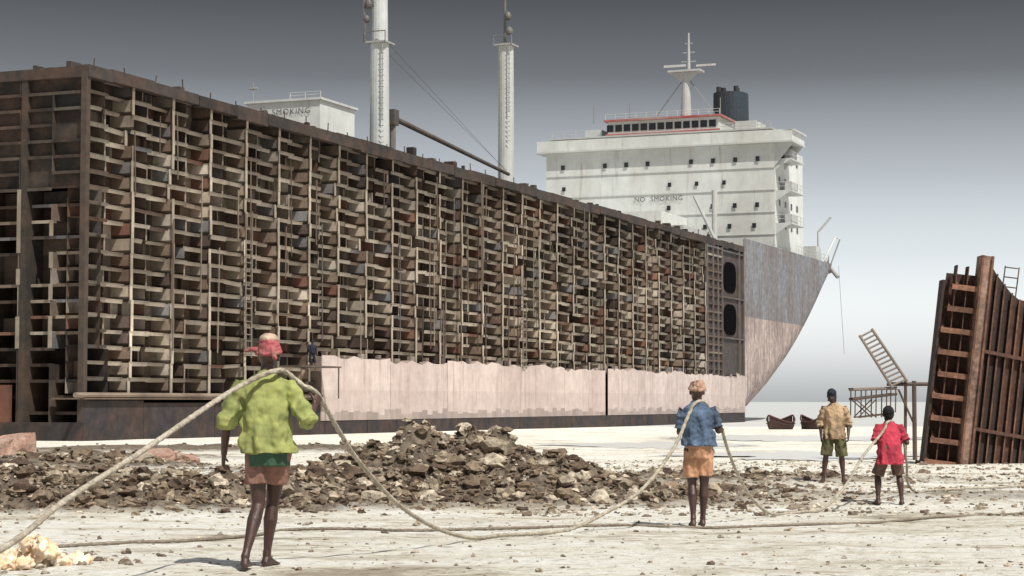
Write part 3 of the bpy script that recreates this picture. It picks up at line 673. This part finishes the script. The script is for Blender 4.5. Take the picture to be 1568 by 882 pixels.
# ---------------------------------------------------------------- ladder + platform
e=empty('scaffold_ladder_platform',(12.5,61,-.55)); mb=MB(); C=(.12,.08,.06); C2=(.32,.27,.23)
s=.0203
def Q(px,py,dy=0): return ((px-1404)*s,dy,(690-py)*s+.1)
mb.tube([Q(1404,700),Q(1404,572)],.07,C,8)
mb.tube([Q(1394,700,.5),Q(1396,572,.5)],.05,C,8)
mb.tube([Q(1368,577),Q(1445,577)],.06,C,8); mb.tube([Q(1368,577,.6),Q(1445,577,.6)],.05,C,8)
a0,a1=Vector(Q(1370,583)),Vector(Q(1321,502)); c0,c1=Vector(Q(1393,573)),Vector(Q(1340,492))
a0.y=c0.y=-.1
for p,q in ((a0,a1),(c0,c1)): mb.tube([p,q],.045,C2,8)
for k in np.linspace(.04,.97,13): mb.tube([a0+(a1-a0)*k,c0+(c1-c0)*k],.03,C2,6)
for dy in (0,.8):
    mb.tube([Q(1311,585,dy),Q(1378,583,dy)],.05,C2,6); mb.tube([Q(1311,600,dy),Q(1378,592,dy)],.04,C,6); mb.tube([Q(1318,628,dy),Q(1370,622,dy)],.02,C,6)
    for x in (1314,1330,1346,1362,1376): mb.tube([Q(x,584,dy),Q(x-1,628 if x<1370 else 620,dy)],.02,C,6)
    mb.tube([Q(1314,600,dy),Q(1346,628,dy)],.02,C,5); mb.tube([Q(1346,600,dy),Q(1318,628,dy)],.02,C,5)
for x in (1311,1325,1340,1355,1370): mb.tube([Q(x,584,0),Q(x,584,.8)],.03,C,6)
mb.face([Q(1311,583,0),Q(1378,581,0),Q(1378,581,.8),Q(1311,583,.8)],C)
mb.tube([Q(1404,640),Q(1380,585)],.035,C,6)
mb.obj('steel_frame',STEEL,e)
# ---------------------------------------------------------------- boats
def boat(x,y,L,W_,H,yaw):
    e=empty('wooden_boat',(x,y,-1.1),yaw); mb=MB(); R=[]
    for t in np.linspace(-1,1,17):
        b_=W_*.5*max(.03,(1-abs(t)**2.4)); sh=H*(.55+.45*t*t); R.append([(t*L/2,b_*math.sin(a),sh-sh*max(0,math.cos(a))**.7) for a in np.linspace(-math.pi/2,math.pi/2,13)])
    n=len(R[0])
    for i in range(len(R)-1):
        for j in range(n-1): mb.face([R[i][j],R[i+1][j],R[i+1][j+1],R[i][j+1]],(.03,.02,.02) if 2<j<9 else (.05,.022,.02))
    for j in (0,n-1): mb.tube([r[j] for r in R],.07,(.08,.03,.025),6)
    for i in (4,8,12): mb.box(R[i][0][0]-.15,R[i][0][0]+.15,-abs(R[i][0][1]),abs(R[i][0][1]),R[i][0][2]-.25,R[i][0][2]-.18,(.1,.06,.04))
    mb.obj('hull',RUSTRED,e)
boat(21.9,160,3.4,1.9,1.3,math.radians(48)); boat(24.7,161,2.8,1.7,1.3,math.radians(125))
# ---------------------------------------------------------------- light, world, camera
EL=math.radians(57); AZ=math.radians(145)
dx,dy,dz=math.sin(AZ)*math.cos(EL),math.cos(AZ)*math.cos(EL),math.sin(EL)
sl=bpy.data.lights.new('sun','SUN'); sl.energy=5.0; sl.angle=math.radians(.5); sl.color=(1,.96,.88)
so=bpy.data.objects.new('sun',sl); link(so); so.rotation_euler=Vector((dx,dy,dz)).to_track_quat('Z','Y').to_euler()
w=bpy.data.worlds.new('World'); scene.world=w; w.use_nodes=True; nt=w.node_tree; bg=nt.nodes['Background']
sky=N(nt,'ShaderNodeTexSky',sky_type='NISHITA'); sky.sun_disc=False; sky.sun_elevation=EL; sky.sun_rotation=AZ; sky.dust_density=2.5; sky.air_density=1
hs=N(nt,'ShaderNodeHueSaturation'); hs.inputs['Saturation'].default_value=.25; nt.links.new(sky.outputs[0],hs.inputs['Color'])
tc=N(nt,'ShaderNodeTexCoord'); sp=N(nt,'ShaderNodeSeparateXYZ'); nt.links.new(tc.outputs['Generated'],sp.inputs[0])
r=ramp(nt,sp.outputs[2],[(0,g(.66)),(.038,g(.45)),(.075,g(.29)),(.115,g(.165)),(.165,g(.058)),(.21,g(.026)),(.4,g(.08)),(1,g(.12))])
c=mix(nt,hs.outputs[0],r.outputs[0],1.0,'MULTIPLY'); 
sc_=N(nt,'ShaderNodeVectorMath',operation='MULTIPLY'); sc_.inputs[1].default_value=(4.9,5.0,5.15); nt.links.new(c,sc_.inputs[0])
nt.links.new(sc_.outputs[0],bg.inputs[0]); bg.inputs[1].default_value=.15
cam=bpy.data.cameras.new('camera'); cam.lens=68.9; cam.sensor_width=36; cam.clip_end=30000; cam.clip_start=.1
co=bpy.data.objects.new('camera',cam); link(co); co.location=(0,0,1.3); co.rotation_euler=(math.radians(90+3.32),0,0); scene.camera=co
scene.view_settings.view_transform='Standard'; scene.view_settings.look='None'; scene.view_settings.exposure=0
